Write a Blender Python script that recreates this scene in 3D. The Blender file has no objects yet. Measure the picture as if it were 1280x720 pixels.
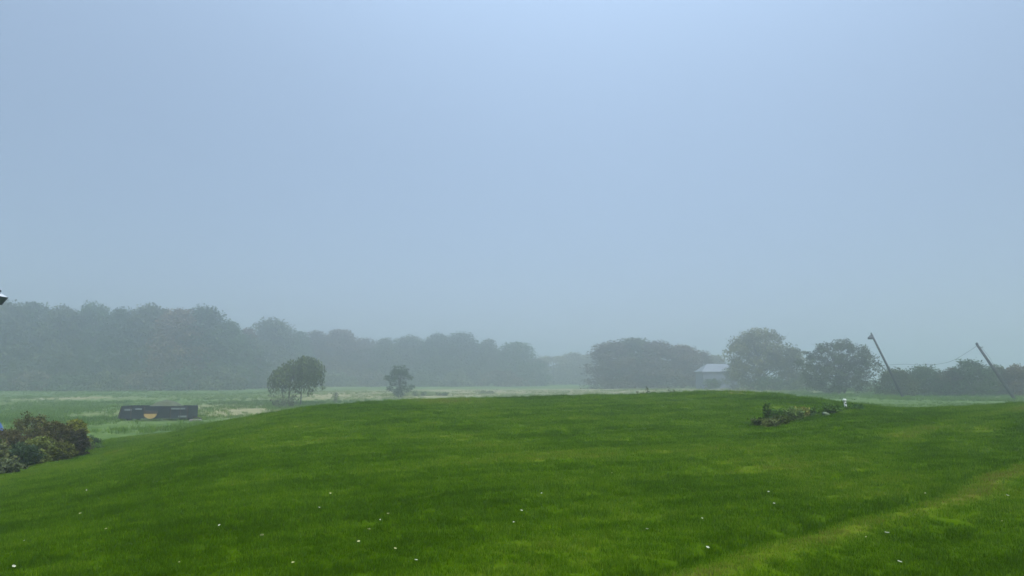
import bpy, math, random
import numpy as np
from mathutils import Vector

random.seed(7)
RNG = np.random.default_rng(11)
SC = bpy.context.scene
COL = SC.collection
F = 924.0            # focal length in pixels of the 1280 px wide frame
HORIZON = 470.0
PITCH = math.atan((HORIZON - 360.0) / F)

# ------------------------------------------------------------------ helpers
def sstep(a, b, x):
    t = np.clip((x - a) / (b - a), 0, 1)
    return t * t * (3 - 2 * t)

def _hash(ix, iy, seed):
    h = (ix.astype(np.int64) * 374761393 + iy.astype(np.int64) * 668265263 + seed * 144269504) & 0xffffffff
    h = ((h ^ (h >> 13)) * 1274126177) & 0xffffffff
    h = (h ^ (h >> 16)) & 0xffffffff
    return h / 4294967295.0

def vnoise(x, y, seed=0):
    x = np.asarray(x, float); y = np.asarray(y, float)
    ix = np.floor(x); iy = np.floor(y)
    fx = x - ix; fy = y - iy
    fx = fx * fx * (3 - 2 * fx); fy = fy * fy * (3 - 2 * fy)
    a = _hash(ix, iy, seed); b = _hash(ix + 1, iy, seed)
    c = _hash(ix, iy + 1, seed); d = _hash(ix + 1, iy + 1, seed)
    return a + (b - a) * fx + (c - a) * fy + (a - b - c + d) * fx * fy

def fbm(x, y, seed=0, octv=4):
    s = 0; amp = .5; tot = 0
    for k in range(octv):
        s = s + amp * vnoise(x * 2 ** k + 17.3 * k, y * 2 ** k - 9.1 * k, seed + k)
        tot += amp; amp *= .5
    return s / tot

def tag(o, label=None, cat=None, group=None, kind=None):
    if label: o['label'] = label
    if cat: o['category'] = cat
    if group: o['group'] = group
    if kind: o['kind'] = kind
    return o

def empty(name, loc, label, cat, group=None, rz=0.0):
    o = bpy.data.objects.new(name, None)
    o.empty_display_size = .3
    COL.objects.link(o)
    o.location = loc; o.rotation_euler = (0, 0, rz)
    return tag(o, label, cat, group)

class MB:
    """collects shapes, then links them as one mesh object"""
    def __init__(self):
        self.v = []; self.f = []; self.n = 0; self.t = []
    def add(self, v, f, tint=1.0):
        v = np.asarray(v, float)
        self.v.append(v)
        self.f.extend([tuple(int(i) + self.n for i in q) for q in f])
        self.n += len(v)
        self.t.append(np.full(len(v), tint) if np.isscalar(tint) else np.asarray(tint, float))
        return self
    def box(self, c, s, rot=None, tint=1.0):
        c = np.asarray(c, float); s = np.asarray(s, float) / 2
        p = np.array([(x, y, z) for x in (-1, 1) for y in (-1, 1) for z in (-1, 1)], float) * s
        if rot is not None: p = p @ np.asarray(rot).T
        return self.add(p + c, [(0, 1, 3, 2), (4, 6, 7, 5), (0, 4, 5, 1), (2, 3, 7, 6), (0, 2, 6, 4), (1, 5, 7, 3)], tint)
    def tube(self, pts, rad, sides=8, cap=True, tint=1.0):
        pts = np.asarray(pts, float); m = len(pts)
        rad = np.full(m, rad) if np.isscalar(rad) else np.asarray(rad, float)
        V = []
        for i in range(m):
            d = pts[min(i + 1, m - 1)] - pts[max(i - 1, 0)]
            d = d / (np.linalg.norm(d) + 1e-9)
            a = np.array([1., 0, 0]) if abs(d[0]) < .8 else np.array([0, 1., 0])
            u = np.cross(d, a); u /= np.linalg.norm(u); w = np.cross(d, u)
            th = np.arange(sides) * 2 * math.pi / sides
            V.append(pts[i] + rad[i] * (np.cos(th)[:, None] * u + np.sin(th)[:, None] * w))
        V = np.concatenate(V); fs = []
        for i in range(m - 1):
            for k in range(sides):
                a = i * sides + k; b = i * sides + (k + 1) % sides
                fs.append((a, b, b + sides, a + sides))
        if cap:
            fs.append(tuple(range(sides))[::-1]); fs.append(tuple(range((m - 1) * sides, m * sides)))
        return self.add(V, fs, tint)
    def lathe(self, prof, sides=16, c=(0, 0, 0)):
        return self.tube([(c[0], c[1], c[2] + z) for r, z in prof], [max(r, 1e-4) for r, z in prof], sides)
    def mesh(self, name, smooth=False):
        me = bpy.data.meshes.new(name)
        me.from_pydata(np.concatenate(self.v).tolist(), [], self.f)
        at = me.attributes.new('tint', 'FLOAT', 'POINT')
        at.data.foreach_set('value', np.concatenate(self.t).astype(np.float32))
        if smooth: me.polygons.foreach_set('use_smooth', [True] * len(me.polygons))
        return me
    def build(self, name, mat, parent=None, smooth=False):
        return link_mesh(name, self.mesh(name, smooth), mat, parent)

def link_mesh(name, me, mat, parent=None, loc=None):
    o = bpy.data.objects.new(name, me)
    if mat and not me.materials: me.materials.append(mat)
    COL.objects.link(o)
    if parent: o.parent = parent
    if loc is not None: o.location = loc
    return o

def poly_mesh(name, verts, k, tint, extra=None):
    """verts (N*k,3): N separate k-gons"""
    n = len(verts) // k
    me = bpy.data.meshes.new(name)
    me.vertices.add(n * k); me.vertices.foreach_set('co', np.asarray(verts, np.float32).ravel())
    me.loops.add(n * k); me.loops.foreach_set('vertex_index', np.arange(n * k, dtype=np.int32))
    me.polygons.add(n); me.polygons.foreach_set('loop_start', np.arange(0, n * k, k, dtype=np.int32))
    at = me.attributes.new('tint', 'FLOAT', 'POINT')
    at.data.foreach_set('value', np.asarray(tint, np.float32))
    me.update(calc_edges=True)
    return me

# ------------------------------------------------------------------ materials
def new_mat(name):
    m = bpy.data.materials.new(name); m.use_nodes = True
    nt = m.node_tree; nt.nodes.clear()
    return m, nt, nt.nodes, nt.links

def N(ns, t, **kw):
    n = ns.new(t)
    for k, v in kw.items(): setattr(n, k, v)
    return n

def plain(name, col, rough=.7, noise=.25, scale=6.0, metal=0.0, spec=.4):
    m, nt, ns, L = new_mat(name)
    out = N(ns, 'ShaderNodeOutputMaterial'); b = N(ns, 'ShaderNodeBsdfPrincipled')
    b.inputs['Roughness'].default_value = rough; b.inputs['Metallic'].default_value = metal
    b.inputs['Specular IOR Level'].default_value = spec
    tc = N(ns, 'ShaderNodeTexCoord'); no = N(ns, 'ShaderNodeTexNoise')
    no.inputs['Scale'].default_value = scale; no.inputs['Detail'].default_value = 5
    mr = N(ns, 'ShaderNodeMapRange'); mr.inputs[3].default_value = 1 - noise; mr.inputs[4].default_value = 1 + noise
    mx = N(ns, 'ShaderNodeMix', data_type='RGBA', blend_type='MULTIPLY'); mx.inputs[0].default_value = 1
    mx.inputs[6].default_value = (*col, 1)
    L.new(tc.outputs['Object'], no.inputs['Vector']); L.new(no.outputs[0], mr.inputs[0])
    L.new(mr.outputs[0], mx.inputs[7]); L.new(mx.outputs[2], b.inputs['Base Color'])
    L.new(b.outputs[0], out.inputs[0])
    return m

def leaf_mat(name, trans=.3):
    """albedo = object colour x per-clump tint"""
    m, nt, ns, L = new_mat(name)
    out = N(ns, 'ShaderNodeOutputMaterial')
    oi = N(ns, 'ShaderNodeObjectInfo'); at = N(ns, 'ShaderNodeAttribute', attribute_name='tint')
    mx = N(ns, 'ShaderNodeMix', data_type='RGBA', blend_type='MULTIPLY'); mx.inputs[0].default_value = 1
    L.new(oi.outputs['Color'], mx.inputs[6]); L.new(at.outputs['Fac'], mx.inputs[7])
    d = N(ns, 'ShaderNodeBsdfDiffuse'); t = N(ns, 'ShaderNodeBsdfTranslucent'); ad = N(ns, 'ShaderNodeMixShader')
    ad.inputs[0].default_value = trans
    L.new(mx.outputs[2], d.inputs[0]); L.new(mx.outputs[2], t.inputs[0])
    L.new(d.outputs[0], ad.inputs[1]); L.new(t.outputs[0], ad.inputs[2]); L.new(ad.outputs[0], out.inputs[0])
    return m

LEAF = leaf_mat('leaf')
BARK = plain('bark', (.075, .062, .05), .9, .35, 9)
TWIG = plain('twig', (.09, .065, .05), .9, .3, 9)

GRASS_DARK = (.040, .092, .0010)
GRASS_MID = (.080, .172, .0024)
GRASS_LIGHT = (.158, .240, .0140)
GRASS_DRY = (.165, .160, .030)

def ramp_nodes(ns, L, fac):
    cr = N(ns, 'ShaderNodeValToRGB')
    e = cr.color_ramp.elements
    e[0].position = 0; e[0].color = (*GRASS_DARK, 1)
    e[1].position = 1; e[1].color = (*GRASS_DRY, 1)
    x = e.new(.38); x.color = (*GRASS_MID, 1)
    x = e.new(.78); x.color = (*GRASS_LIGHT, 1)
    L.new(fac, cr.inputs[0])
    return cr.outputs[0]

def blade_mat():
    m, nt, ns, L = new_mat('grass_blade')
    out = N(ns, 'ShaderNodeOutputMaterial')
    tone = N(ns, 'ShaderNodeAttribute', attribute_name='tone', attribute_type='INSTANCER')
    tint = N(ns, 'ShaderNodeAttribute', attribute_name='tint')
    ad = N(ns, 'ShaderNodeMath', operation='ADD')
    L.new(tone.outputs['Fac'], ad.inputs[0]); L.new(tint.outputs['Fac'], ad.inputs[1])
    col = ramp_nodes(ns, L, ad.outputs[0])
    d = N(ns, 'ShaderNodeBsdfDiffuse'); t = N(ns, 'ShaderNodeBsdfTranslucent'); g = N(ns, 'ShaderNodeBsdfGlossy')
    g.inputs['Roughness'].default_value = .45; g.inputs['Color'].default_value = (.5, .5, .5, 1)
    m1 = N(ns, 'ShaderNodeMixShader'); m1.inputs[0].default_value = .35
    m2 = N(ns, 'ShaderNodeMixShader'); m2.inputs[0].default_value = .0
    L.new(col, d.inputs[0]); L.new(col, t.inputs[0])
    L.new(d.outputs[0], m1.inputs[1]); L.new(t.outputs[0], m1.inputs[2])
    L.new(m1.outputs[0], m2.inputs[1]); L.new(g.outputs[0], m2.inputs[2]); L.new(m2.outputs[0], out.inputs[0])
    return m
BLADE = blade_mat()

def ground_mat():
    m, nt, ns, L = new_mat('meadow_ground')
    out = N(ns, 'ShaderNodeOutputMaterial'); b = N(ns, 'ShaderNodeBsdfPrincipled')
    b.inputs['Roughness'].default_value = 1; b.inputs['Specular IOR Level'].default_value = .0
    at = N(ns, 'ShaderNodeAttribute', attribute_name='tone'); dr = N(ns, 'ShaderNodeAttribute', attribute_name='dry')
    fl = N(ns, 'ShaderNodeAttribute', attribute_name='field'); so = N(ns, 'ShaderNodeAttribute', attribute_name='soil')
    ge = N(ns, 'ShaderNodeNewGeometry')
    n1 = N(ns, 'ShaderNodeTexNoise'); n1.inputs['Scale'].default_value = 9; n1.inputs['Detail'].default_value = 6
    L.new(ge.outputs['Position'], n1.inputs['Vector'])
    mr = N(ns, 'ShaderNodeMapRange'); mr.inputs[3].default_value = -.25; mr.inputs[4].default_value = .2
    L.new(n1.outputs[0], mr.inputs[0])
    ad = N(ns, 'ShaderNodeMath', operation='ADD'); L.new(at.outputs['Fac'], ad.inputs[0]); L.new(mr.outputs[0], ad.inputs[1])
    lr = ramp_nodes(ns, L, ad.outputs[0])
    th = N(ns, 'ShaderNodeMix', data_type='RGBA', blend_type='MULTIPLY'); th.inputs[0].default_value = 1
    th.inputs[7].default_value = (.62, .55, .6, 1)                   # thatch and soil between the blades
    L.new(lr, th.inputs[6]); lawn = th.outputs[2]
    # rough field grass
    n2 = N(ns, 'ShaderNodeTexNoise'); n2.inputs['Scale'].default_value = .9; n2.inputs['Detail'].default_value = 8
    L.new(ge.outputs['Position'], n2.inputs['Vector'])
    fr = N(ns, 'ShaderNodeValToRGB'); e = fr.color_ramp.elements
    e[0].position = .3; e[0].color = (.050, .098, .020, 1); e[1].position = .7; e[1].color = (.125, .175, .05, 1)
    L.new(n2.outputs[0], fr.inputs[0])
    dc = N(ns, 'ShaderNodeValToRGB'); e = dc.color_ramp.elements
    e[0].position = .3; e[0].color = (.20, .19, .09, 1); e[1].position = .75; e[1].color = (.32, .275, .145, 1)
    L.new(n2.outputs[0], dc.inputs[0])
    mf = N(ns, 'ShaderNodeMix', data_type='RGBA'); L.new(dr.outputs['Fac'], mf.inputs[0]); L.new(fr.outputs[0], mf.inputs[6]); L.new(dc.outputs[0], mf.inputs[7])
    mm = N(ns, 'ShaderNodeMix', data_type='RGBA'); L.new(fl.outputs['Fac'], mm.inputs[0]); L.new(lawn, mm.inputs[6]); L.new(mf.outputs[2], mm.inputs[7])
    ms = N(ns, 'ShaderNodeMix', data_type='RGBA'); ms.inputs[7].default_value = (.12, .085, .045, 1)
    L.new(so.outputs['Fac'], ms.inputs[0]); L.new(mm.outputs[2], ms.inputs[6])
    L.new(ms.outputs[2], b.inputs['Base Color'])
    bp = N(ns, 'ShaderNodeBump'); bp.inputs['Strength'].default_value = .6; bp.inputs['Distance'].default_value = .08
    L.new(n1.outputs[0], bp.inputs['Height']); L.new(bp.outputs[0], b.inputs['Normal'])
    L.new(b.outputs[0], out.inputs[0])
    return m

# ------------------------------------------------------------------ terrain (metres, eye at the origin, looking along +Y)
YS = [0, 4, 8, 15, 25, 32, 38, 46, 58, 70, 88, 110, 150, 217, 320, 600, 1300]
COLS = {   # azimuth in photo px : ground height below the eye at each distance
    -260: [-1.65, -1.85, -2.2, -2.9, -3.6, -3.9, -4.0, -4.05, -4.1, -4.15, -4.2, -4.2, -4.15, -4.05, -4.0, -4.0, -4.0],
    0:    [-1.65, -1.75, -1.95, -2.4, -3.05, -3.4, -3.6, -3.8, -3.95, -4.05, -4.15, -4.2, -4.15, -4.05, -4.0, -4.0, -4.0],
    115:  [-1.65, -1.70, -1.84, -2.15, -2.7, -3.05, -3.35, -3.65, -3.9, -4.05, -4.15, -4.2, -4.15, -4.05, -4.0, -4.0, -4.0],
    200:  [-1.65, -1.68, -1.75, -1.92, -2.25, -2.62, -3.0, -3.5, -3.9, -4.05, -4.15, -4.2, -4.15, -4.05, -4.0, -4.0, -4.0],
    260:  [-1.65, -1.66, -1.70, -1.76, -1.88, -2.08, -2.5, -3.2, -3.85, -4.05, -4.15, -4.2, -4.15, -4.05, -4.0, -4.0, -4.0],
    330:  [-1.65, -1.65, -1.66, -1.64, -1.60, -1.66, -2.05, -2.9, -3.8, -4.05, -4.15, -4.2, -4.15, -4.05, -4.0, -4.0, -4.0],
    400:  [-1.65, -1.64, -1.64, -1.58, -1.42, -1.34, -1.52, -2.4, -3.6, -4.0, -4.15, -4.2, -4.1, -4.05, -4.0, -4.0, -4.0],
    500:  [-1.65, -1.64, -1.62, -1.54, -1.33, -1.20, -1.23, -1.9, -3.2, -3.9, -4.1, -4.1, -4.05, -4.0, -4.0, -4.0, -4.0],
    600:  [-1.65, -1.64, -1.61, -1.52, -1.29, -1.15, -1.11, -1.55, -2.9, -3.7, -4.0, -4.05, -4.0, -4.0, -4.0, -4.0, -4.0],
    700:  [-1.65, -1.64, -1.61, -1.51, -1.27, -1.10, -1.01, -1.35, -2.7, -3.5, -3.85, -3.95, -3.9, -3.9, -3.9, -4.0, -4.0],
    800:  [-1.65, -1.64, -1.61, -1.50, -1.25, -1.05, -.905, -1.2, -2.5, -3.3, -3.6, -3.65, -3.6, -3.6, -3.7, -4.0, -4.0],
    900:  [-1.65, -1.64, -1.61, -1.49, -1.22, -.98, -.78, -1.05, -2.2, -3.0, -3.3, -3.35, -3.3, -3.35, -3.6, -4.0, -4.0],
    960:  [-1.65, -1.64, -1.61, -1.48, -1.17, -.88, -.87, -1.3, -2.2, -2.8, -3.1, -3.15, -3.1, -3.2, -3.6, -4.0, -4.0],
    1000: [-1.65, -1.64, -1.61, -1.47, -1.12, -.94, -1.1, -1.6, -2.3, -2.75, -3.0, -3.05, -3.0, -3.1, -3.6, -4.0, -4.0],
    1060: [-1.65, -1.64, -1.60, -1.45, -1.06, -1.16, -1.5, -1.95, -2.4, -2.7, -2.95, -3.0, -3.0, -3.1, -3.6, -4.0, -4.0],
    1130: [-1.65, -1.64, -1.59, -1.43, -1.15, -1.35, -1.7, -2.1, -2.45, -2.7, -2.9, -2.95, -3.0, -3.1, -3.6, -4.0, -4.0],
    1200: [-1.65, -1.63, -1.58, -1.41, -1.13, -1.28, -1.65, -2.1, -2.45, -2.7, -2.9, -2.95, -3.0, -3.1, -3.6, -4.0, -4.0],
    1280: [-1.65, -1.62, -1.55, -1.36, -1.06, -1.10, -1.45, -2.0, -2.4, -2.7, -2.9, -2.95, -3.0, -3.1, -3.6, -4.0, -4.0],
    1500: [-1.65, -1.60, -1.50, -1.28, -1.0, -1.0, -1.35, -1.9, -2.4, -2.7, -2.9, -2.95, -3.0, -3.1, -3.6, -4.0, -4.0],
}
def pchip(x, y, q):
    x = np.asarray(x, float); y = np.asarray(y, float)
    h = np.diff(x); d = np.diff(y) / h
    m = np.zeros_like(y); m[0] = d[0]; m[-1] = d[-1]
    for i in range(1, len(x) - 1):
        if d[i - 1] * d[i] > 0:
            w1 = 2 * h[i] + h[i - 1]; w2 = h[i] + 2 * h[i - 1]
            m[i] = (w1 + w2) / (w1 / d[i - 1] + w2 / d[i])
    k = np.clip(np.searchsorted(x, q) - 1, 0, len(h) - 1)
    t = (q - x[k]) / h[k]
    return ((2 * t ** 3 - 3 * t ** 2 + 1) * y[k] + (t ** 3 - 2 * t ** 2 + t) * h[k] * m[k]
            + (-2 * t ** 3 + 3 * t ** 2) * y[k + 1] + (t ** 3 - t ** 2) * h[k] * m[k + 1])
_S = np.linspace(0, 1, 700)
_YQ = 1300 * (np.exp(_S * 5) - 1) / (math.exp(5) - 1)
_U = np.array([(p - 640) / F for p in COLS])
_UQ = np.linspace(_U[0], _U[-1], 260)
_T0 = np.array([pchip(YS, z, _YQ) for z in COLS.values()])
_TAB = np.array([pchip(_U, _T0[:, j], _UQ) for j in range(len(_YQ))]).T

def track_d(x, y):
    """signed distance to the mown bank crossing the lawn at lower right (+ on the camera side)"""
    p = np.array([1.0, 6.1]); d = np.array([7.8, 6.6]); d = d / np.linalg.norm(d)
    rx = x - p[0]; ry = y - p[1]
    t = rx * d[0] + ry * d[1]
    wob = .10 * np.sin(t * .9) + .25 * (fbm(t * .5, t * 0 + 3, 5, 2) - .5)
    return rx * d[1] - ry * d[0] + wob, t

def height(x, y):
    x = np.asarray(x, float); y = np.asarray(y, float)
    r = np.hypot(x, y); a = np.arctan2(x, y)
    lim0, lim1 = math.atan(_U[0]), math.atan(_U[-1])
    ac = np.clip(a, lim0, lim1)
    ye = np.clip(r * np.cos(ac), 0, 1299)
    u = np.tan(ac)
    fi = np.clip((u - _UQ[0]) / (_UQ[1] - _UQ[0]), 0, len(_UQ) - 1.001)
    s = np.log(ye / 1300 * (math.exp(5) - 1) + 1) / 5
    fj = np.clip(s * (len(_YQ) - 1), 0, len(_YQ) - 1.001)
    i = fi.astype(int); j = fj.astype(int)
    p = fi - i; q = (ye - _YQ[j]) / (_YQ[j + 1] - _YQ[j])
    z = (_TAB[i, j] * (1 - p) * (1 - q) + _TAB[i + 1, j] * p * (1 - q)
         + _TAB[i, j + 1] * (1 - p) * q + _TAB[i + 1, j + 1] * p * q)
    lawn = 1 - sstep(38, 60, r)
    z = z - .05 * sstep(25, 36, r) * (1 - sstep(46, 70, r)) + lawn * (.13 * (fbm(x * .35, y * .35, 3, 3) - .5) + .035 * (1 + 1.3 * sstep(18, 30, r)) * (fbm(x * 1.6, y * 1.6, 8, 3) - .5))
    z = z + (1 - lawn) * .18 * (fbm(x * .12, y * .12, 23, 3) - .5)
    d, t = track_d(x, y)
    w = sstep(-2.5, 0, t) * (1 - sstep(9, 16, t))
    z = z + w * (.05 * np.exp(-((d - .30) / .30) ** 2) - .05 * np.exp(-((d + .12) / .16) ** 2))
    return z

def at(px, Y):
    x = (px - 640) / F * Y
    return (x, Y, float(height(x, Y)))
def zpix(py, Y):
    return (HORIZON - py) / F * Y

def line_band(x, y, a, b, w):
    a = np.array(a); b = np.array(b); d = b - a; ln = np.hypot(*d); d = d / ln
    t = (x - a[0]) * d[0] + (y - a[1]) * d[1]
    s = (x - a[0]) * d[1] - (y - a[1]) * d[0] + .25 * np.sin(t * .35)
    return np.exp(-(s / w) ** 2) * sstep(-3, 1, t) * (1 - sstep(ln + 4, ln + 14, t))

def tone(x, y):
    """colour of the turf: 0 dark lush, .4 green, .8 yellow green, 1 straw"""
    n = fbm(x * .22 + y * .05, y * .10, 31, 4); n2 = fbm(x * .9, y * .55, 41, 4); n3 = fbm(x * 3.1, y * 2.6, 47, 3)
    v = .36 + .66 * (n - .5) + .52 * (n2 - .5) + .26 * (n3 - .5)
    u = x / np.maximum(y, .1)
    v = v + .03 * sstep(-.35, .1, u)                                   # lusher toward the left slope
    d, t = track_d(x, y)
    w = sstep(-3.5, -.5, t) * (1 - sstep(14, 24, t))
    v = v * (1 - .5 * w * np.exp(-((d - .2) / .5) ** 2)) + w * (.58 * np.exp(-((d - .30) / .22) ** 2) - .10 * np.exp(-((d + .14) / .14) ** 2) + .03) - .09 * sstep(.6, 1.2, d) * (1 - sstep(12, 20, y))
    v = v + .34 * line_band(x, y, (7.5, 15.2), (15.6, 23.8), .45) + .28 * line_band(x, y, (9.9, 16.4), (17.5, 24.5), .4)
    v = v - .10 * line_band(x, y, (8.3, 15.2), (16.4, 23.4), .5)
    # faint mower passes running across the mound
    wob = 2.2 * n + .8 * n2
    v = v + .085 * np.sin((y * .93 - x * .36) * 2 * math.pi / 2.6 + wob) * sstep(7, 13, y) + .03 * np.sin((y * .93 - x * .36) * 2 * math.pi / 6.7 + wob + 1) + .07 * np.sin((y * .93 - x * .36) * 2 * math.pi / .85 + 3 * n2) * (1 - sstep(18, 28, y))
    # worn yellow patches
    for cx, cy, rx, ry, k in ((-3.2, 35.5, 2.3, 4.0, .46), (.7, 7.2, .9, .6, .12), (-1.0, 6.2, .8, .5, .12), (10.5, 35.5, 3, 2.4, .22), (15, 40, 4, 3, .2)):
        v = v + k * np.exp(-((x - cx) / rx) ** 2 - ((y - cy) / ry) ** 2)
    return np.clip(v, 0.02, .98)

def make_ground():
    fr = np.radians(np.arange(-50, 50.01, .3)); bk = np.radians(np.arange(54, 306.1, 4))
    A = np.concatenate([fr, bk])
    R = np.concatenate([[.25, 1, 2, 3, 4], np.arange(4.6, 46, .16), 46 * 1.022 ** np.arange(0, 148)])
    a, r = np.meshgrid(A, R)
    x = r * np.sin(a); y = r * np.cos(a)
    z = height(x.ravel(), y.ravel()).reshape(x.shape)
    nr, na = x.shape
    V = np.stack([x, y, z], -1).reshape(-1, 3)
    V = np.vstack([V, [[0, 0, float(height(0., 0.))]]])
    i, j = np.meshgrid(np.arange(nr - 1), np.arange(na), indexing='ij')
    j2 = (j + 1) % na
    q = np.stack([i * na + j, (i + 1) * na + j, (i + 1) * na + j2, i * na + j2], -1).reshape(-1, 4)
    me = bpy.data.meshes.new('ground')
    tri = [(nr * na, k, (k + 1) % na) for k in range(na)]
    me.from_pydata(V.tolist(), [], q[:, ::-1].tolist() + [t[::-1] for t in tri])
    X, Y = V[:, 0], V[:, 1]; rr = np.hypot(X, Y); u = X / np.maximum(Y, .1)
    px = 640 + u * F
    # edge of the mown lawn: the back of the mound, and a diagonal down to the shrubs at the left
    edge = np.interp(px, [-300, 0, 115, 200, 300, 400, 900, 1000, 1130, 1280, 1600], [24, 30, 44, 52, 50, 48, 48, 46, 60, 70, 80])
    field = sstep(-4, 4, rr - edge + 6 * (fbm(X * .3, Y * .3, 61, 3) - .5))
    def blob(pxc, Yc, rx, ry, k=1):
        xc = (pxc - 640) / F * Yc
        return k * np.exp(-((X - xc) / rx) ** 4 - ((Y - Yc) / ry) ** 4)
    dry = (blob(85, 142, 9, 10, .8) + blob(285, 95, 11, 18, .8) + blob(320, 78, 5, 6, .5) + blob(470, 150, 22, 26, .75) + blob(640, 190, 34, 36, .8)
           + blob(800, 170, 30, 32, .9) + blob(880, 170, 18, 28, .7) + blob(250, 150, 12, 7, .35) + .35 * sstep(130, 150, Y) * (1 - sstep(205, 225, Y)) * sstep(330, 420, px) * (1 - sstep(930, 1000, px)))
    dry = np.clip(dry, 0, 1) * sstep(.15, .5, fbm(X * .10, Y * .05, 71, 4)) + .25 * sstep(.55, .8, fbm(X * .06, Y * .03, 77, 4))
    soil = (blob(945, 36.5, 1.5, 1.0, .75) + blob(915, 38, 1.2, 1.0, .4)) * sstep(.35, .6, fbm(X * 1.1, Y * 1.1, 83, 3))
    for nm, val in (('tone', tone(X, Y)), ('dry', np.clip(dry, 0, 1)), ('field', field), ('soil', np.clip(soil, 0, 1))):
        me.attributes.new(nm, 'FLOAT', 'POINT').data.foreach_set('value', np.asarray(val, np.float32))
    me.polygons.foreach_set('use_smooth', [True] * len(me.polygons))
    o = link_mesh('ground', me, ground_mat())
    return tag(o, 'mown green mound falling away to a rough green and straw coloured field', 'ground', kind='structure')
make_ground()

# ------------------------------------------------------------------ grass (stuff)
def tuft_mesh(name, n, rad, h0, h1, w, seed, lean=.6, tint=(-.28, .26)):
    rg = np.random.default_rng(seed)
    rr = rad * np.sqrt(rg.random(n)); th = rg.random(n) * 6.283
    bx, by = rr * np.cos(th), rr * np.sin(th)
    hh = h0 + (h1 - h0) * rg.random(n) ** 1.3
    ld = rg.random(n) * 6.283; la = lean * rg.random(n) * hh
    fa = rg.random(n) * 3.1416
    wx, wy = np.cos(fa) * w / 2, np.sin(fa) * w / 2
    tn = tint[0] + (tint[1] - tint[0]) * rg.random(n)
    P = lambda f, k, s: np.stack([bx + np.cos(ld) * la * f + s * wx * k, by + np.sin(ld) * la * f + s * wy * k, hh * np.sin(min(f, 1) * 1.35) / math.sin(1.35) - .012], -1)
    q1 = np.stack([P(0, 1, -1), P(0, 1, 1), P(.5, .85, 1), P(.5, .85, -1)], 1)
    q2 = np.stack([P(.5, .85, -1), P(.5, .85, 1), P(1, .15, 1), P(1, .15, -1)], 1)
    V = np.concatenate([q1, q2]).reshape(-1, 3)
    me = poly_mesh(name, V, 4, np.repeat(np.concatenate([tn, tn]), 4))
    me.materials.append(BLADE)
    return me

def scatter(name, label, cat, meshes, P, rotz, scl, tn, var):
    src = bpy.data.collections.new(name + '_source')          # not linked to the scene: only a library for the scatter
    for k, me in enumerate(meshes):
        src.objects.link(bpy.data.objects.new('%s_tuft.%03d' % (name, k), me))
    me = bpy.data.meshes.new(name)
    me.from_pydata(P.tolist(), [], [])
    for nm, ty, val in (('rot', 'FLOAT_VECTOR', np.stack([rotz * 0, rotz * 0, rotz], -1)), ('scl', 'FLOAT_VECTOR', scl), ('tone', 'FLOAT', tn), ('var', 'INT', var)):
        a = me.attributes.new(nm, ty, 'POINT')
        a.data.foreach_set('vector' if ty == 'FLOAT_VECTOR' else 'value', np.asarray(val, np.int32 if ty == 'INT' else np.float32).ravel())
    o = link_mesh(name, me, None)
    ng = bpy.data.node_groups.new(name, 'GeometryNodeTree')
    ng.interface.new_socket('Geometry', in_out='INPUT', socket_type='NodeSocketGeometry')
    ng.interface.new_socket('Geometry', in_out='OUTPUT', socket_type='NodeSocketGeometry')
    ns, L = ng.nodes, ng.links
    gi = ns.new('NodeGroupInput'); go = ns.new('NodeGroupOutput')
    ip = ns.new('GeometryNodeInstanceOnPoints'); ci = ns.new('GeometryNodeCollectionInfo')
    ci.inputs['Collection'].default_value = src
    ci.inputs['Separate Children'].default_value = True; ci.inputs['Reset Children'].default_value = True
    ip.inputs['Pick Instance'].default_value = True
    def na(nm, ty):
        n = ns.new('GeometryNodeInputNamedAttribute'); n.data_type = ty; n.inputs['Name'].default_value = nm
        return n.outputs['Attribute']
    mp = ns.new('GeometryNodeMeshToPoints')
    L.new(gi.outputs[0], mp.inputs['Mesh']); L.new(mp.outputs[0], ip.inputs['Points'])
    L.new(ci.outputs[0], ip.inputs['Instance']); L.new(na('var', 'INT'), ip.inputs['Instance Index'])
    L.new(na('rot', 'FLOAT_VECTOR'), ip.inputs['Rotation']); L.new(na('scl', 'FLOAT_VECTOR'), ip.inputs['Scale'])
    L.new(ip.outputs[0], go.inputs[0])
    md = o.modifiers.new('scatter', 'NODES'); md.node_group = ng
    return tag(o, label, cat, kind='stuff')

def lawn_points(y0, y1, dens, half=.86, pad=3.0):
    area = (half * y1 + pad) * 2 * (y1 - y0)
    n = int(area * dens)
    x = (RNG.random(n) * 2 - 1) * (half * y1 + pad); y = y0 + RNG.random(n) * (y1 - y0)
    k = np.abs(x) < half * y + pad
    return x[k], y[k]

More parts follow.
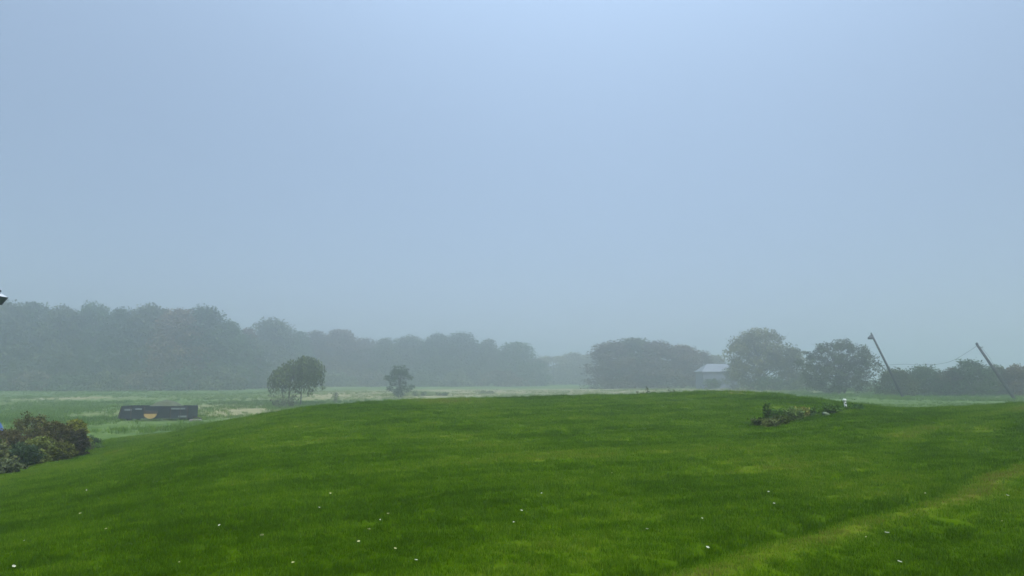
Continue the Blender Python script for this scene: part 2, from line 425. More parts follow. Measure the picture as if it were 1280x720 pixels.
def make_lawn():
    xs, ys, sc = [], [], []
    for y0, y1, d, s in ((3.2, 8, 170, .85), (8, 12, 120, 1.0), (12, 17, 75, 1.15), (17, 25, 45, 1.35), (25, 34, 30, 1.6), (34, 50, 22, 1.8)):
        x, y = lawn_points(y0, y1, d)
        xs.append(x); ys.append(y); sc.append(np.full(len(x), s))
    x = np.concatenate(xs); y = np.concatenate(ys); s = np.concatenate(sc)
    px = 640 + x / y * F; rr = np.hypot(x, y)
    edge = np.interp(px, [-300, 0, 115, 200, 300, 400, 1130, 1280, 1600], [26, 30, 44, 52, 54, 54, 56, 56, 56])
    k = rr < edge
    x, y, s = x[k], y[k], s[k]
    z = height(x, y); n = len(x)
    lump = .88 + .24 * fbm(x * 1.3, y * 1.1, 91, 3)
    d, t = track_d(x, y); w = sstep(-3.5, -.5, t) * (1 - sstep(10, 18, t))
    lump = lump * (1 + w * (.30 * np.exp(-((d + .2) / .18) ** 2) - .15 * np.exp(-((d - .4) / .4) ** 2)))
    hz = s * lump * (.8 + .4 * RNG.random(n) + 1.4 * (RNG.random(n) > .985 - .05 * sstep(24, 34, y))) / np.maximum(1, s) ** .45
    scl = np.stack([s, s, hz], -1)
    soil = np.exp(-((x - 12.0) / 1.4) ** 2 - ((y - 36.5) / 1.0) ** 2)
    keep = RNG.random(n) > .7 * soil
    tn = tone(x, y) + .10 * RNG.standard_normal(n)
    ms = [tuft_mesh('lawn_tuft', 46, .10, .030, .062, .0052, 100 + i) for i in range(6)]
    var = RNG.integers(0, 6, n)
    P = np.stack([x, y, z], -1)
    rot = RNG.random(n) * 6.283
    scatter('lawn_grass', 'short mown grass covering the mound', 'grass', ms, P[keep], rot[keep], scl[keep], tn[keep], var[keep])
    # rough grass of the field beyond
    xs, ys = [], []
    for y0, y1, d in ((46, 75, 5.0), (75, 120, 2.6), (120, 200, 1.1)):
        a, b = lawn_points(y0, y1, d, .75); xs.append(a); ys.append(b)
    a, b = lawn_points(24, 46, 7.0, .80)
    xs.append(a); ys.append(b)
    x = np.concatenate(xs); y = np.concatenate(ys); px = 640 + x / y * F; rr = np.hypot(x, y)
    edge = np.interp(px, [-300, 0, 115, 200, 300, 400, 1130, 1280, 1600], [26, 32, 46, 54, 56, 56, 62, 66, 70])
    cl = fbm(x * .16, y * .09, 97, 4)
    k = (rr > edge) & (cl + .12 * RNG.standard_normal(len(x)) > .50) & (np.abs(px - 1060) > -1)
    far_right = (px > 1000) & (rr < 100)
    x, y, cl = x[k], y[k], cl[k]; n = len(x); px = px[k]
    tn = .40 + .5 * (fbm(x * .1, y * .06, 99, 3) - .5) + .12 * RNG.standard_normal(n)
    strip = np.exp(-((px - 650) / 330) ** 4) * sstep(125, 145, y) * (1 - sstep(195, 215, y))
    tn = np.clip(tn + strip * .5, 0.1, 1)
    s = (.7 + .7 * RNG.random(n)) * np.where(far_right[k], .45, 1)
    ms = [tuft_mesh('field_tuft', 26, .34, .12, .36, .022, 200 + i, .8) for i in range(4)]
    scatter('field_grass', 'rough uncut grass of the field beyond the mound', 'grass', ms, np.stack([x, y, height(x, y)], -1), RNG.random(n) * 6.283,
            np.stack([s, s, s * (.6 + .6 * RNG.random(n))], -1), tn, RNG.integers(0, 4, n))
make_lawn()

# ------------------------------------------------------------------ trees and shrubs
def leaves_mesh(name, C, S, tint, up=.35, elong=1.0, hang=0.0):
    n = len(C)
    nr = RNG.standard_normal((n, 3)); nr[:, 2] += up * 2
    nr /= np.linalg.norm(nr, axis=1)[:, None]
    a = RNG.standard_normal((n, 3)); a[:, 2] -= hang * 4
    t = np.cross(nr, a); t /= np.linalg.norm(t, axis=1)[:, None]
    b = np.cross(nr, t)
    if hang: t, b = b, t
    S = S[:, None]
    V = np.stack([C - t * S * .5 * elong, C - b * S * .32 + t * S * .06, C + t * S * .5 * elong, C + b * S * .32 + t * S * .06], 1).reshape(-1, 3)
    return poly_mesh(name, V, 4, np.repeat(tint, 4))

def crown_profile(t, kind):
    if kind == 'round': return np.sqrt(np.clip(1 - (2 * t - 1) ** 2, 0, 1)) ** .8
    if kind == 'dome': return np.clip(1 - t, 0, 1) ** .42 * (.72 + .28 * np.minimum(1, t * 4))
    if kind == 'tall': return np.clip(1 - t, 0, 1) ** .6 * (.6 + .4 * np.minimum(1, t * 2.5))
    if kind == 'fan': return np.clip(np.sin(np.clip(t, 0, 1) ** .7 * math.pi), 0, 1) ** .55
    return np.ones_like(t)

def crown_tree(H, R, base, kind, nclump, per, leaf, clump_r, seed, trunk_r, limbs=26, multi=1, sx=1.0, tv=1.0):
    """returns trunk mesh (with limbs) and crown mesh, base at the origin"""
    global RNG
    keep = RNG; RNG = np.random.default_rng(seed)
    t = RNG.random(nclump) ** .9
    th = RNG.random(nclump) * 6.283
    lob = 1 + .16 * np.sin(th * 3 + seed) + .12 * np.sin(th * 5 + t * 6 + seed * 2) + .10 * np.sin(t * 13 + th * 2)
    rad = R * crown_profile(t, kind) * lob * (.30 + .70 * RNG.random(nclump) ** .38)
    C = np.stack([rad * np.cos(th) * sx, rad * np.sin(th), H * (base + (1 - base) * t * .97)], -1)
    C += RNG.standard_normal((nclump, 3)) * R * .05
    tr = MB()
    for m in range(multi):
        bend = RNG.standard_normal(2) * H * .03; off = RNG.standard_normal(2) * trunk_r * 2.2 * (multi > 1)
        hs = np.linspace(0, .82, 7)
        spread = (np.array([math.cos(m * 2.4), math.sin(m * 2.4)]) * R * .35) if multi > 1 else np.zeros(2)
        pts = [(off[0] + (bend[0] * math.sin(h * 3) + spread[0] * h ** 1.3), off[1] + bend[1] * math.sin(h * 3) + spread[1] * h ** 1.3, H * h - .15) for h in hs]
        tr.tube(pts, [trunk_r * (1.25 if h == 0 else 1) * (1 - h) ** .8 + .01 for h in hs], 8)
    idx = RNG.choice(nclump, min(limbs, nclump), replace=False)
    for i in idx:
        c = C[i]; z0 = max(H * .12, c[2] * (.35 + .3 * RNG.random())); st = np.array([0, 0, z0])
        mid = st * .45 + c * .55 + np.array([0, 0, R * .05]) + RNG.standard_normal(3) * R * .04
        tr.tube([st, mid, c], [trunk_r * .34, trunk_r * .2, trunk_r * .06], 5, False)
        for k in range(2):
            e = c + RNG.standard_normal(3) * clump_r * .9; e[2] = abs(e[2] - c[2]) * .6 + c[2]
            tr.tube([mid, (mid + e) / 2 + RNG.standard_normal(3) * clump_r * .15, e], [trunk_r * .13, trunk_r * .09, trunk_r * .035], 4, False)
    size = clump_r * (.6 + .8 * RNG.random(nclump))
    cnt = np.maximum(3, (per * (size / clump_r) ** 1.6).astype(int))
    ii = np.repeat(np.arange(nclump), cnt)
    off = RNG.standard_normal((len(ii), 3)); off /= np.linalg.norm(off, axis=1)[:, None]
    off *= (RNG.random(len(ii)) ** .55)[:, None] * size[ii][:, None]
    off[:, 2] *= .7
    P = C[ii] + off
    P[:, 2] = np.maximum(P[:, 2], .04 * leaf)
    ct = 1 + tv * (.76 * RNG.random(nclump) - .38)
    tint = ct[ii] * (1 + tv * (.5 * RNG.random(len(ii)) - .25))
    cm = leaves_mesh('crown', P, leaf * (.6 + .8 * RNG.random(len(ii))), tint)
    RNG = keep
    return tr.mesh('trunk', True), cm

def put_tree(name, meshes, loc, label, cat, color, scale=(1, 1, 1), rz=0.0, group=None, barkmat=BARK, parts=('trunk', 'crown')):
    e = empty(name, loc, label, cat, group, rz)
    e.scale = scale
    a = link_mesh(parts[0], meshes[0], barkmat, e)
    b = link_mesh(parts[1], meshes[1], LEAF, e)
    b.color = (*color, 1)
    return e

OLIVE = (.110, .125, .050); GREEN = (.085, .130, .045); DEEP = (.075, .105, .045); RUST = (.165, .115, .055); YELLOW = (.22, .20, .085); BROWN = (.130, .105, .062)

# far wood: nominal 20 m tall, 6.5 m crown radius, foliage down to the ground
FAR = [crown_tree(20, 6.4, .03, k, 210, 60, .58, 2.0, 300 + i, .30, 18, tv=.5) for i, k in enumerate(('dome', 'tall', 'dome', 'round', 'dome', 'tall', 'dome'))]

W1 = 'trees of the wood along the left of the field'
W2 = 'trees of the fainter wood beyond the middle of the mound'
wood = [   # px, top py, distance, width px, variant, colour, label, group
    (-120, 376, 205, 62, 0, OLIVE, None, W1), (-70, 380, 208, 60, 2, GREEN, None, W1), (-30, 379, 212, 56, 1, DEEP, None, W1),
    (6, 382, 214, 52, 0, OLIVE, 'hazy broad tree at the left frame edge, first of the wood above the brown shrub', W1),
    (40, 382, 222, 50, 2, DEEP, 'hazy rounded tree above the left end of the brown shrub bank', W1),
    (76, 387, 218, 46, 4, OLIVE, 'lower hazy tree just left of the narrow knob-topped tree', W1),
    (117, 381, 224, 36, 3, GREEN, 'narrow hazy tree with a raised knob of a top in the left wood', W1),
    (150, 390, 219, 46, 6, DEEP, 'hazy tree standing right behind the left end of the black trailer', W1),
    (187, 386, 222, 52, 0, OLIVE, 'hazy flat-topped tree straight behind the middle of the black trailer', W1),
    (222, 390, 216, 48, 2, RUST, 'slightly rusty hazy tree behind the right end of the black trailer', W1),
    (256, 387, 221, 54, 4, DEEP, 'tallest crown at the right shoulder of the left wood', W1),
    (286, 405, 226, 40, 6, GREEN, 'shorter hazy tree where the left wood steps down to the dip', W1),
    (310, 414, 240, 30, 1, RUST, 'small faint tree in the dip of the wood, left of the dome shaped tree', W1),
    (340, 403, 268, 52, 0, OLIVE, 'dome shaped hazy tree rising directly behind the drooping willow', W2),
    (374, 418, 289, 36, 5, GREEN, 'faint tree top showing just right of the dome shaped tree', W2),
    (396, 417, 296, 38, 1, BROWN, 'faint brownish tree above the willow right edge', W2),
    (425, 415, 302, 44, 2, RUST, 'faint pinkish brown tree between the willow and the small bushy tree', W2),
    (455, 424, 307, 34, 3, BROWN, 'low faint tree left of the notch before the small bushy tree', W2),
    (482, 426, 298, 34, 5, OLIVE, 'faint narrow tree directly behind the left side of the small bushy tree', W2),
    (512, 423, 305, 42, 0, OLIVE, 'faint tree directly behind the right side of the small bushy tree', W2),
    (547, 420, 300, 40, 4, DEEP, 'darker faint tree, first to the right of the small bushy tree', W2),
    (577, 419, 302, 44, 6, DEEP, 'tallest darker tree in the right half of the faint wood', W2),
    (610, 427, 307, 34, 1, OLIVE, 'faint pointed tree second from the right end of the middle wood', W2),
    (645, 430, 300, 44, 2, GREEN, 'rounded faint tree ending the middle wood on its right', W2),
    (668, 449, 311, 30, 4, OLIVE, 'low faint tree at the foot of the last rounded tree of the middle wood', W2),
    (692, 446, 345, 36, 3, YELLOW, 'very pale yellowish tree in the gap, left one of three', None),
    (716, 443, 350, 34, 0, YELLOW, 'very pale yellowish tree in the gap, middle one of three', None),
    (741, 444, 345, 34, 2, YELLOW, 'very pale yellowish tree in the gap, touching the dark grove', None),
    (764, 430, 222, 48, 0, BROWN, 'hazy brown-grey tree at the left end of the round grove', 'trees of the round grove left of the barn'),
    (792, 425, 226, 52, 2, OLIVE, 'tallest hazy tree of the round grove left of the barn', 'trees of the round grove left of the barn'),
    (822, 429, 220, 46, 4, BROWN, 'hazy tree right of the tallest in the round grove', 'trees of the round grove left of the barn'),
    (852, 434, 222, 46, 6, RUST, 'lower reddish hazy tree of the grove nearest the barn roof', 'trees of the round grove left of the barn'),
    (871, 440, 224, 26, 3, BROWN, 'small hazy tree ending the grove beside the barn roof', 'trees of the round grove left of the barn'),
    (893, 446, 262, 34, 1, YELLOW, 'very faint tree rising behind the barn roof', None),
]
RR = random.Random(5)
for px, py in ((-8, 392), (24, 394), (58, 396), (96, 398), (134, 400), (168, 398), (204, 398), (239, 398), (268, 406), (298, 420)):
    wood.append((px, py, 236, 50, RR.randrange(7), (OLIVE, DEEP, BROWN)[RR.randrange(3)], 'hazy tree half hidden inside the wood left of the dome shaped tree', W1))
for px, py in ((360, 424), (410, 428), (440, 430), (498, 432), (530, 430), (562, 428), (594, 432), (628, 440)):
    wood.append((px, py, 322, 46, RR.randrange(7), (OLIVE, DEEP, RUST)[RR.randrange(3)], 'faint tree half hidden inside the wood beyond the middle of the mound', W2))
for px, py, Y, wpx, var, colr, lab, grp in wood:
    loc = at(px, Y)
    H = zpix(py, Y) - loc[2]; R = wpx / F * Y * .72
    s = R / 6.4
    put_tree('broadleaf_tree', FAR[var], loc, lab or 'hazy tree of the wood beyond the left frame edge', 'tree', colr, (s, s, H / 19.6), RR.random() * 6.28, grp)

# the low dark brush along the foot of the woods
def shrub(name, px, Y, wpx, top, colr, label, seed, group=None, leaf=.3, ncl=46, per=34, base_py=None, cat='shrub', trunk_r=.07, kind='dome', clump=.24, limbs=16, depth=1.0, bm=TWIG):
    loc = at(px, Y)
    H = zpix(top, Y) - loc[2]; R = wpx / F * Y * .5
    me = crown_tree(H, R, .02, kind, ncl, per, leaf, clump * min(H, R) * 1.2, seed, trunk_r, limbs, 3)
    e = put_tree(name, me, loc, label, cat, colr, (1, depth, 1), 0, group, bm, ('stems', 'foliage'))
    return e
FOOT = [crown_tree(4.2, 5.2, .02, 'dome', 70, 34, .62, 1.3, 380 + i, .10, 10, 3) for i in range(3)]
for k, (px, Y, h, w) in enumerate([(-60, 206, 4.5, 70), (-5, 204, 4.2, 64), (45, 206, 4.8, 60), (95, 207, 4.0, 60), (140, 209, 5.2, 56), (185, 208, 4.6, 58), (232, 209, 5.4, 58), (280, 214, 5.0, 56),
                                   (325, 248, 4.6, 50), (372, 272, 5.4, 56), (420, 284, 4.8, 54), (468, 288, 5.0, 54), (520, 288, 5.8, 56), (572, 290, 5.2, 56), (625, 290, 5.4, 56), (668, 296, 5.0, 40)]):
    loc = at(px, Y); s = w / F * Y * .62 / 5.2
    put_tree('undergrowth_bush', FOOT[k % 3], loc, 'dim low bush along the dark foot of the hazy woods', 'bush', (DEEP, OLIVE, BROWN)[k % 3], (s, s * .6, h / 4.2), k * 1.3,
             'low bushes along the foot of the woods', TWIG, ('stems', 'foliage'))

# the two isolated trees in the field
def willow(px, Y, top, seed):
    global RNG
    RNG = np.random.default_rng(seed)
    loc = at(px, Y); H = zpix(top, Y) - loc[2]
    tr = MB(); L = []; T = []; S = []
    k = Y / F
    forks = [((-8 * k, 0), 1), ((6 * k, .3), .8)]
    tops = []
    for (ox, oy), w in forks:
        pts = [(ox, oy, -.2), (ox + .05, oy, H * .25), (ox * .6 + (.3 if ox > 0 else -.1), oy * .8, H * .5), (ox * .6 + (.9 if ox > 0 else .1), oy, H * .82)]
        tr.tube(pts, [.13 * w, .10 * w, .08 * w, .03], 7)
        tops.append(np.array(pts[2]))
    n = 185
    th = RNG.random(n) * 6.283; rr = np.sqrt(RNG.random(n))
    X = rr * np.cos(th) * 31 * k; Yv = rr * np.sin(th) * 26 * k
    # the dome peaks right of the middle and slopes off to the left
    xn = X / (31 * k)
    topz = H * (1.0 - .10 * (xn - .45) ** 2 - .12 * np.clip(.3 - xn, 0, 2) ** 1.2 - .22 * (Yv / (26 * k)) ** 2 - .5 * np.clip(xn - .55, 0, 1) ** 1.5) - H * .09 * RNG.random(n)
    low = H * (.10 + .16 * RNG.random(n) + .10 * np.clip(xn, 0, 1) * RNG.random(n))
    for i in range(n):
        top_p = np.array([X[i], Yv[i], topz[i]])
        if i % 3 == 0:
            s = tops[i % 2]; tr.tube([s, (s + top_p) / 2 + np.array([0, 0, .5]), top_p], [.035, .022, .008], 4, False)
        ln = (topz[i] - low[i]) * (.42 + .58 * RNG.random())
        m = int(6 + ln * 9)
        u = RNG.random(m)
        sway = np.cumsum(RNG.standard_normal(4)) * .05
        P = np.stack([top_p[0] + np.interp(u, [0, .3, .6, 1], sway) + xn[i] * .5 * u + RNG.standard_normal(m) * .16,
                      top_p[1] + RNG.standard_normal(m) * .12, top_p[2] - u * ln], -1)
        L.append(P); T.append(np.full(m, .65 + .7 * RNG.random())); S.append(.20 + .14 * RNG.random(m))
    P = np.concatenate(L)
    cm = leaves_mesh('crown', P, np.concatenate(S), np.concatenate(T) * (.8 + .4 * RNG.random(len(P))), .0, 1.5, 1.0)
    return put_tree('willow_tree', (tr.mesh('trunk', True), cm), loc, 'drooping willow with two thin trunks behind the left shoulder of the mound', 'tree', (.100, .122, .032))
willow(372, 108, 443, 401)
loc = at(501, 142); Hs = zpix(458, 142) - loc[2]
put_tree('bushy_tree', crown_tree(Hs, 2.5, .07, 'round', 75, 60, .24, .65, 402, .10, 40, 2), loc,
         'small bushy tree standing alone past the crest, left of the frame middle', 'tree', (.060, .080, .036))

# trees right of the barn
loc = at(948, 172); H = zpix(416, 172) - loc[2]
put_tree('maple_tree', crown_tree(H, 7.6, .04, 'round', 300, 50, .46, 1.45, 411, .26, 90, 1), loc, 'broad maple with yellowing top just right of the barn', 'tree', (.150, .142, .048), (1, 1, 1.03))
loc = at(988, 165); H = zpix(437, 165) - loc[2]
put_tree('maple_tree', crown_tree(H, 3.6, .03, 'dome', 110, 44, .36, .95, 412, .14, 50, 2), loc, 'shorter olive tree squeezed between the broad maple and the round spreading tree', 'tree', (.125, .118, .042))
loc = at(1048, 127); H = zpix(432, 127) - loc[2]
put_tree('spreading_tree', crown_tree(H, 6.2, .03, 'round', 300, 50, .30, .85, 413, .16, 150, 3), loc, 'low round spreading tree with twiggy open edge, left of the leaning lamp pole', 'tree', (.088, .094, .034), (1, .9, 1.04))
shrub('shrub', 888, 188, 26, 474, GREEN, 'small green shrub in front of the barn wall', 421, leaf=.35)
shrub('shrub', 914, 184, 34, 458, OLIVE, 'hazy shrub hiding the right corner of the barn', 422, leaf=.35)
shrub('shrub', 1006, 150, 44, 470, OLIVE, 'hazy shrub filling the foot between the maple and the round spreading tree', 423, leaf=.3, ncl=70)
shrub('shrub', 965, 160, 60, 472, DEEP, 'dark shrub under the broad maple', 424, leaf=.3, ncl=80)

# hedge bank at the right
HG = 'shrubs in the hedge behind the two leaning poles'
for px, Y, w, top, c, lab, sd in [
    (1116, 112, 46, 464, OLIVE, 'low rounded hedge shrub crossed by the foot of the leaning lamp pole', 431),
    (1152, 114, 56, 460, GREEN, 'hedge shrub between the two poles under the sagging wire', 432),
    (1186, 112, 40, 462, BROWN, 'brownish low hedge shrub left of the tallest hedge shrub', 433),
    (1211, 110, 56, 453, GREEN, 'tallest hedge shrub with spiky top behind the bare leaning pole', 434),
    (1241, 112, 44, 460, OLIVE, 'hedge shrub crossed by the lower half of the bare leaning pole', 435),
    (1268, 110, 50, 460, RUST, 'reddish brown hedge shrub at the right frame edge', 436),
    (1312, 110, 60, 458, BROWN, 'brown hedge shrub cut off by the right frame edge', 437)]:
    shrub('hedge_shrub', px, Y, w * 1.12, top, (c[0] * .66, c[1] * .66, c[2] * .35), lab, sd, HG, leaf=.26, ncl=150, per=50, clump=.23, limbs=60, kind='dome')

# ------------------------------------------------------------------ shrub bank at the left, about 25 m away
LG = 'shrubs of the bank at the left'
for px, Y, w, top, c, lab, sd, kw in [
    (-45, 27, 70, 532, (0.085, 0.095, 0.028), 'brown shrub cut off by the left frame edge', 501, {}),
    (16, 26.5, 58, 537, (0.095, 0.081, 0.032), 'dusky brown shrub below the blue tarpaulin', 502, {}),
    (50, 27.5, 64, 520, (0.098, 0.095, 0.031), 'tallest shrub of the left bank with dusky brown leaves', 503, {}),
    (78, 27, 50, 526, (0.085, 0.076, 0.026), 'dark brown shrub between the tallest shrub and the yellow topped one', 504, {}),
    (102, 27.8, 34, 524, (0.160, 0.168, 0.025), 'yellow topped shrub at the right end of the left bank', 505, {}),
    (107, 26.8, 24, 537, (0.055, 0.050, 0.026), 'small dark purple shrub at the right foot of the left bank', 506, {}),
    (60, 25.2, 40, 546, (0.150, 0.174, 0.040), 'pale yellow green shrub low in the middle of the left bank', 507, {}),
    (36, 24.2, 44, 554, (.050, .078, .034), 'dark green low shrub at the foot of the left bank', 508, {}),
    (78, 25.6, 44, 552, (0.105, 0.112, 0.019), 'olive yellow low shrub in front of the dark brown shrub', 509, {}),
    (2, 23.0, 46, 553, (0.130, 0.140, 0.053), 'straw coloured twiggy plant at the lower left edge', 510, {}),
    (14, 21.6, 44, 573, (.115, .135, .062), 'light green leafy plant at the nearest foot of the left bank', 511, {})]:
    shrub('bank_shrub', px, Y, w, top, c, lab, sd, LG, leaf=.08, ncl=170, per=26, clump=.18, limbs=150, trunk_r=.016, kind='round', depth=.8, **kw)
shrub('bank_shrub', 124, 30, 26, 545, (.07, .11, .05), 'small grey green weed clump just right of the left bank', 515, LG, leaf=.07, ncl=30, per=22, trunk_r=.01)

# ------------------------------------------------------------------ flower bed on the mound
def stalk_plant(name, px, Y, hgt, nst, spread, leaf, colr, label, seed, upright=.9, per=16, group=None, cat='plant', lz=0.0):
    global RNG
    RNG = np.random.default_rng(seed)
    loc = at(px, Y); st = MB(); P = []; T = []
    for i in range(nst):
        a = RNG.random() * 6.283; r = spread * math.sqrt(RNG.random()); h = hgt * (.55 + .45 * RNG.random())
        b = np.array([r * .35 * math.cos(a), r * .35 * math.sin(a), -.02]); t = np.array([r * math.cos(a), r * math.sin(a), h])
        m = (b + t) / 2 + np.array([0, 0, h * .12 * (1 - upright)])
        st.tube([b, m, t], [.006, .005, .002], 4, False)
        u = RNG.random(per) ** .8
        q = b + (t - b) * u[:, None] + RNG.standard_normal((per, 3)) * leaf * .6
        q[:, 2] = np.maximum(q[:, 2], .01)
        P.append(q); T.append(np.full(per, .6 + .8 * RNG.random()))
    P = np.concatenate(P)
    cm = leaves_mesh('foliage', P, leaf * (.6 + .8 * RNG.random(len(P))), np.concatenate(T), .2, 1.25)
    return put_tree(name, (st.mesh('stems'), cm), loc, label, cat, colr, (1, 1, 1), 0, group, TWIG, ('stems', 'foliage'))
FB = 'plants of the bed on the mound'
stalk_plant('bed_plant', 955, 21.2, .56, 9, .11, .06, (.055, 0.103, 0.015), 'tall dark upright plant at the left of the bed on the mound', 601, group=FB, per=40)
stalk_plant('bed_plant', 945, 20.4, .20, 26, .26, .065, (.070, 0.092, 0.025), 'low dark bronze plant at the left tip of the bed', 602, group=FB, per=22)
stalk_plant('bed_plant', 959, 20.0, .20, 28, .22, .065, (.12, 0.140, 0.043), 'grey green low plant at the near edge of the bed', 603, group=FB, per=22)
stalk_plant('bed_plant', 967, 21.4, .40, 24, .22, .07, (.085, 0.162, 0.025), 'light green plant right of the tall dark one in the bed', 604, group=FB, per=26)
stalk_plant('bed_plant', 971, 20.6, .24, 26, .24, .065, (.075, 0.103, 0.022), 'dull dark green low plant in the middle of the bed', 605, group=FB, per=24)
stalk_plant('bed_plant', 981, 21.4, .32, 30, .24, .07, (.12, 0.173, 0.048), 'silvery green plant in the middle of the bed', 606, group=FB, per=26)
stalk_plant('bed_plant', 990, 21.5, .32, 28, .22, .07, (.12, 0.178, 0.050), 'silvery green plant left of the tan seed heads', 607, group=FB, per=26)
stalk_plant('bed_plant', 998, 22.1, .33, 30, .24, .06, (.20, 0.200, 0.048), 'plant with tan seed heads in the bed', 608, group=FB, per=24)
stalk_plant('bed_plant', 1006, 22.5, .28, 22, .22, .065, (.09, 0.162, 0.030), 'green plant right of the tan seed heads', 609, group=FB, per=22)
stalk_plant('bed_plant', 1016, 22.9, .16, 16, .26, .06, (.08, 0.151, 0.025), 'sparse low plant in the gap before the pale stone', 610, group=FB, per=14)
stalk_plant('bed_plant', 1034, 22.9, .30, 24, .24, .075, (.075, 0.140, 0.025), 'dark green plant behind the pale stone', 611, group=FB, per=24)
stalk_plant('bed_plant', 1041, 23.6, .11, 16, .22, .06, (.065, 0.130, 0.020), 'low green plant between the stone and the white pipe', 612, group=FB, per=16)
stalk_plant('bed_plant', 1061, 24.2, .13, 20, .24, .065, (.06, 0.124, 0.025), 'low green plant right of the white pipe', 613, group=FB, per=18)
stalk_plant('bed_plant', 1068, 24.4, .16, 14, .18, .065, (.045, 0.108, 0.028), 'small bluish green plant ending the bed on the right', 614, group=FB, per=16)

def stone(px, Y, w, h, label, seed):
    global RNG
    bpy_v = []; fs = []
    n, m = 14, 8
    for i in range(m + 1):
        v = i / m * math.pi
        for j in range(n):
            a = j / n * 2 * math.pi
            d = 1 + .18 * math.sin(3 * a + seed) * math.sin(v) + .10 * math.sin(5 * a + 4 * v)
            bpy_v.append((w * .5 * math.sin(v) * math.cos(a) * d, w * .3 * math.sin(v) * math.sin(a) * d, h * .5 * math.cos(v) * d + .35 * h))
    for i in range(m):
        for j in range(n):
            fs.append((i * n + j, (i + 1) * n + j, (i + 1) * n + (j + 1) % n, i * n + (j + 1) % n))
    o = MB().add(bpy_v, fs).build('stone', plain('stone', (.12, .155, .085), .9, .35, 14), None, True)
    o.location = at(px, Y); o.rotation_euler = (0, .38, .2)
    return tag(o, label, 'stone')
stone(1027, 22.3, .27, .13, 'pale lichen grey stone lying tilted in the right half of the bed', 2)

# white vent pipe
p = at(1052.5, 25.2); e = empty('vent_pipe', p, 'short white vent pipe with a wider cap, leaning beside the bed', 'pipe')
WHITE = plain('white_plastic', (.56, .58, .53), .55, .06, 8)
MB().lathe([(.040, -.1), (.040, .22)], 16).build('pipe', WHITE, e, True)
MB().lathe([(.042, .222), (.062, .225), (.062, .29), (.052, .305), (.015, .31)], 16).build('cap', WHITE, e, True)
e.rotation_euler = (0, -.16, 0)

# ------------------------------------------------------------------ weeds past the crest
WG = 'tall weeds past the crest of the mound'
for px, Y, h, sp, lab, sd, n in [
    (340, 62, 1.3, .35, 'dark weed stalk left of the willow foot', 701, 9), (333, 64, 1.5, .5, 'thin weed stalks at the far left of the willow foot', 702, 6),
    (352, 100, 1.5, 1.4, 'leafy weeds under the left half of the willow', 703, 26), (364, 100, 1.8, 1.5, 'leafy weeds under the right half of the willow', 704, 26),
    (422, 118, 2.0, .5, 'single dark weed midway from the willow to the small bushy tree', 705, 12),
    (807, 44, .62, .06, 'dark weed tuft poking over the crest in front of the grove', 706, 5), (799, 44, .32, .5, 'short weeds on the crest left of the dark tuft', 707, 7),
    (842, 45, .36, .4, 'green weed on the crest below the reddish grove tree', 708, 12), (815, 44.5, .30, .35, 'short weeds on the crest right of the dark tuft', 709, 9)]:
    stalk_plant('tall_weed', px, Y, h, n, sp, .07 if Y < 70 else .2, (.085, .10, .045), lab, sd, group=WG, per=12, cat='weed')
stalk_plant('tall_weed', 525, 150, .9, 16, 2.0, .25, (.06, .08, .035), 'dark weed clump right of the small bushy tree foot', 711, group=WG, per=14, cat='weed')
stalk_plant('tall_weed', 553, 152, .8, 14, 1.8, .25, (.06, .08, .035), 'dark weed clump farther right of the small bushy tree', 712, group=WG, per=14, cat='weed')
stalk_plant('tall_weed', 610, 170, .8, 14, 2.6, .25, (.07, .08, .035), 'wide low weed clump in the straw field near the frame middle', 713, group=WG, per=14, cat='weed')

# ------------------------------------------------------------------ barn
def barn():
    Y = 196.0; x0, x1 = (876 - 640) / F * Y, (924 - 640) / F * Y
    g = float(height((x0 + x1) / 2, Y)); ze = zpix(464.5, Y); zr = zpix(455, Y + 4)
    e = empty('barn', ((x0 + x1) / 2, Y + 4.5, g), 'grey barn with a pale metal hip roof between the round grove and the broad maple', 'barn')
    hw = (x1 - x0) / 2; D = 4.5; wl = ze - g; wr = zr - g
    MB().box((0, 0, wl / 2 - .15), (2 * hw - .8, 2 * D - .8, wl + .3)).build('wall', plain('barn_siding', (.13, .15, .19), .7, .12, 2), e)
    r = MB()
    V = [(-hw, -D, wl), (hw, -D, wl), (hw, D, wl), (-hw, D, wl), (-hw + 2.5, 0, wr), (hw - 2.5, 0, wr),
         (-hw, -D, wl - .16), (hw, -D, wl - .16), (hw, D, wl - .16), (-hw, D, wl - .16)]
    r.add(V, [(0, 1, 5, 4), (1, 2, 5), (2, 3, 4, 5), (3, 0, 4), (6, 7, 1, 0), (7, 8, 2, 1), (8, 9, 3, 2), (9, 6, 0, 3), (9, 8, 7, 6)])
    r.build('roof', plain('roof_metal', (.17, .18, .19), .55, .08, 1.2, .0), e)
    MB().box((-2.0, -D + .38, 1.6), (3.2, .06, 3.2)).build('door', plain('barn_door', (.12, .14, .19), .7, .1, 3), e)
barn()

